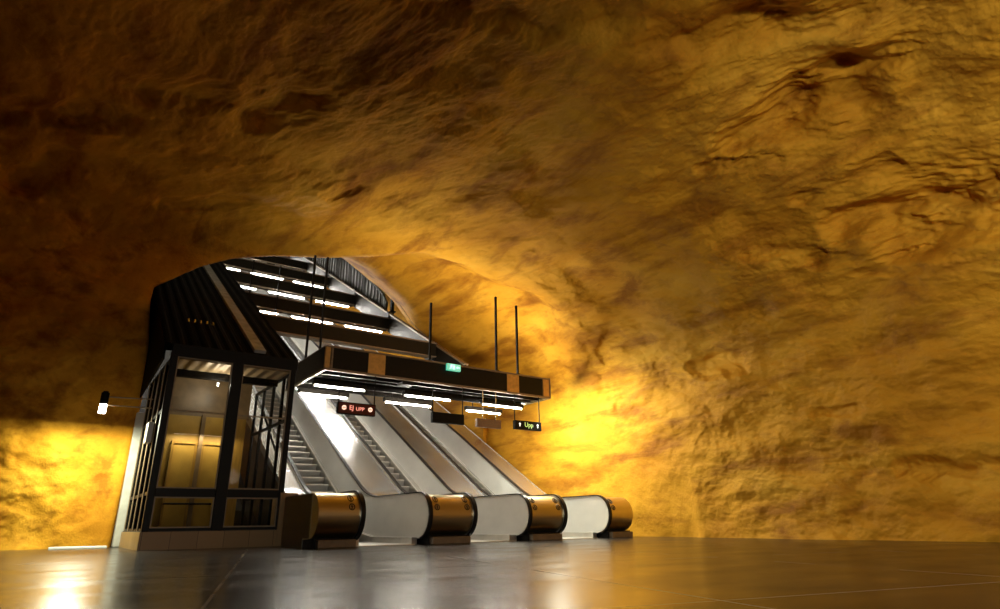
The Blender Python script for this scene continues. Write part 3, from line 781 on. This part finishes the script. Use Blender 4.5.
# right-hand girder with bright top edge
g = thing('inclined_girder', 'dark inclined girder with a bright top edge along the right of the shaft', 'girder', (9.8, 15.5, 5.0))
def gz(y): return T30 * y + GW
b = MB(); b.prismx([(15.5, gz(15.5) - .02), (46, gz(46) - .02), (46, gz(46) - .75), (17.0, gz(17) - .75), (15.5, gz(15.5) - .12)], 9.76, 9.86); b.build('web', 'brownblack', g)
b = MB(); b.bar((9.81, 15.5, gz(15.5)), (9.81, 46, gz(46)), .16, .06); b.build('top_edge', 'tan', g)
for y in (17.4, 21.2, 24.9, 28.6):
    b = MB(); b.box(9.72, 9.80, y - .1, y + .1, gz(y) - .62, gz(y) + .05); b.build('end_plate', 'black', g)
# ribbed dark cladding and pillar above the girder
t = thing('ribbed_cladding', 'dark ribbed cladding wall with a curved front edge beyond the girder', 'cladding', (9.9, 22, 9))
b = MB(); pf = [(21.95, 8.62), (21.9, 8.96), (22.3, 9.5), (23.3, 10.3), (24.9, 11.4), (26.8, 12.7), (44, 23.0), (44, 21.4)]
b.prismx(pf, 9.95, 10.05); b.build('sheet', 'clad', t)
b = MB()
for k in range(40):
    y = 22.4 + k * .35
    zt = np.interp(y, [p[0] for p in pf[1:7]], [p[1] for p in pf[1:7]])
    b.box(9.91, 9.95, y, y + .12, gz(y), zt - .05)
b.build('ribs', 'clad', t)
t = thing('shaft_pillar', 'thin dark upright pillar on the girder at the right of the shaft', 'post', (10.2, 21.6, 8.4))
b = MB(); b.bbox(9.98, 10.10, 21.4, 21.55, gz(21.5) - .3, gz(21.5) + 1.1, .01); b.build('shaft', 'blackmatt', t)
b = MB(); b.box(9.93, 10.15, 21.35, 21.6, gz(21.5) - .02, gz(21.5) + .03); b.build('foot_plate', 'blackmatt', t)
t = thing('curved_duct', 'shiny curved pipe bend under the rock at the right of the shaft', 'pipe', (10.9, 20.5, 8.0))
b = MB(); b.tube([(10.6 + .75 * math.sin(a), 20.5, 7.85 + .55 * math.cos(a)) for a in [(-.6 + 2.3 * k / 14) for k in range(15)]], .07, 10); b.build('pipe', 'steel', t, True)

# ------------------------------------------------------------------ lights of the hall and added fill lights
def area(name, loc, size, power, col, target):
    l = bpy.data.lights.new(name, 'AREA'); l.shape = 'RECTANGLE'; l.size, l.size_y = size; l.energy = power; l.color = col
    o = bpy.data.objects.new(name, l); C.objects.link(o); o.location = loc
    o.rotation_euler = (Vector(target) - Vector(loc)).to_track_quat('-Z', 'Y').to_euler(); return o
def point(name, loc, power, col, r=.1):
    l = bpy.data.lights.new(name, 'POINT'); l.energy = power; l.color = col; l.shadow_soft_size = r
    o = bpy.data.objects.new(name, l); C.objects.link(o); o.location = loc; return o
sp = bpy.data.lights.new('bracket_lamp_light', 'SPOT'); sp.energy = 150; sp.color = (.96, 1, .74); sp.spot_size = math.radians(168); sp.spot_blend = .12; sp.shadow_soft_size = .16
o = bpy.data.objects.new('bracket_lamp_light', sp); C.objects.link(o); o.location = (.64, 15.0, 2.58)
al = bpy.data.lights.new('bracket_lamp_reflector', 'AREA'); al.shape = 'DISK'; al.size = .34; al.energy = 205; al.color = (.96, 1, .74)
o = bpy.data.objects.new('bracket_lamp_reflector', al); C.objects.link(o); o.location = (.64, 15.0, 2.60)
def spot(name, loc, power, col, target, deg, blend, r):
    l = bpy.data.lights.new(name, 'SPOT'); l.energy = power; l.color = col; l.spot_size = math.radians(deg); l.spot_blend = blend; l.shadow_soft_size = r
    o = bpy.data.objects.new(name, l); C.objects.link(o); o.location = loc
    o.rotation_euler = (Vector(target) - Vector(loc)).to_track_quat('-Z', 'Y').to_euler(); return o
spot('unseen_hall_light', (0.0, -3.5, 2.6), 2800, (1, .94, .80), (12, 5.0, 2.0), 82, 1.0, .3)
point('unseen_hall_light', (3.0, -6.5, 2.8), 110, (1, .94, .80), .3)  # weak unseen point light, added to lift the dark upper left ceiling
spot('unseen_hall_light', (7.0, -5.0, 2.6), 650, (1, .94, .80), (9.5, 4, 6.0), 80, 1.0, .3)
for x in (5.6, 7.6, 9.6): area('unseen_uplight', (x, 13.5, 3.95), (1.4, .12), 85, (1, .94, .80), (x + 2.2, 12.4, 8))  # unseen lights above the soffit, added to brighten the cave ceiling
area('right_wall_fill', (10.6, 14.2, 3.45), (.3, 1.2), 250, (.97, 1, .84), (12.4, 13.7, 1.2))  # added light without a fitting, brightens the rock right of the escalators
spot('unseen_hall_light', (1.0, -4.5, 2.4), 700, (1, .94, .80), (4.2, 12.5, .2), 44, 1.0, .3)  # low spot without a fitting, added to brighten plinth, drums and newels
area('right_wall_fill', (10.5, 12.3, 3.45), (1.2, .35), 180, (.97, 1, .82), (12.4, 10.4, .9))  # second fill hung in open air, added to spread light along that wall
point('lift_lobby_lamp', (2.62, 14.2, 3.27), 12, (1, .88, .62), .02)
area('door_lamp', (2.6, 14.85, 2.28), (1.2, .04), 9, (1, .88, .62), (2.6, 15.0, 1.0))
w = bpy.data.worlds.new('World'); S.world = w; w.use_nodes = True
w.node_tree.nodes['Background'].inputs['Color'].default_value = (.02, .012, .004, 1); w.node_tree.nodes['Background'].inputs['Strength'].default_value = .1

# ------------------------------------------------------------------ camera
th, ps, ro = math.radians(19.69), math.radians(35.66), math.radians(.86)
fwd = Vector((math.sin(ps) * math.cos(th), math.cos(ps) * math.cos(th), math.sin(th)))
r0 = Vector((math.cos(ps), -math.sin(ps), 0)); u0 = r0.cross(fwd)
rt = r0 * math.cos(ro) - u0 * math.sin(ro); up = r0 * math.sin(ro) + u0 * math.cos(ro)
cam = bpy.data.cameras.new('Camera'); cam.lens = 36 * .612; cam.sensor_width = 36; cam.clip_end = 300
co = bpy.data.objects.new('Camera', cam); C.objects.link(co)
co.matrix_world = Matrix(((rt.x, up.x, -fwd.x, 0), (rt.y, up.y, -fwd.y, 0), (rt.z, up.z, -fwd.z, .365), (0, 0, 0, 1)))
S.camera = co
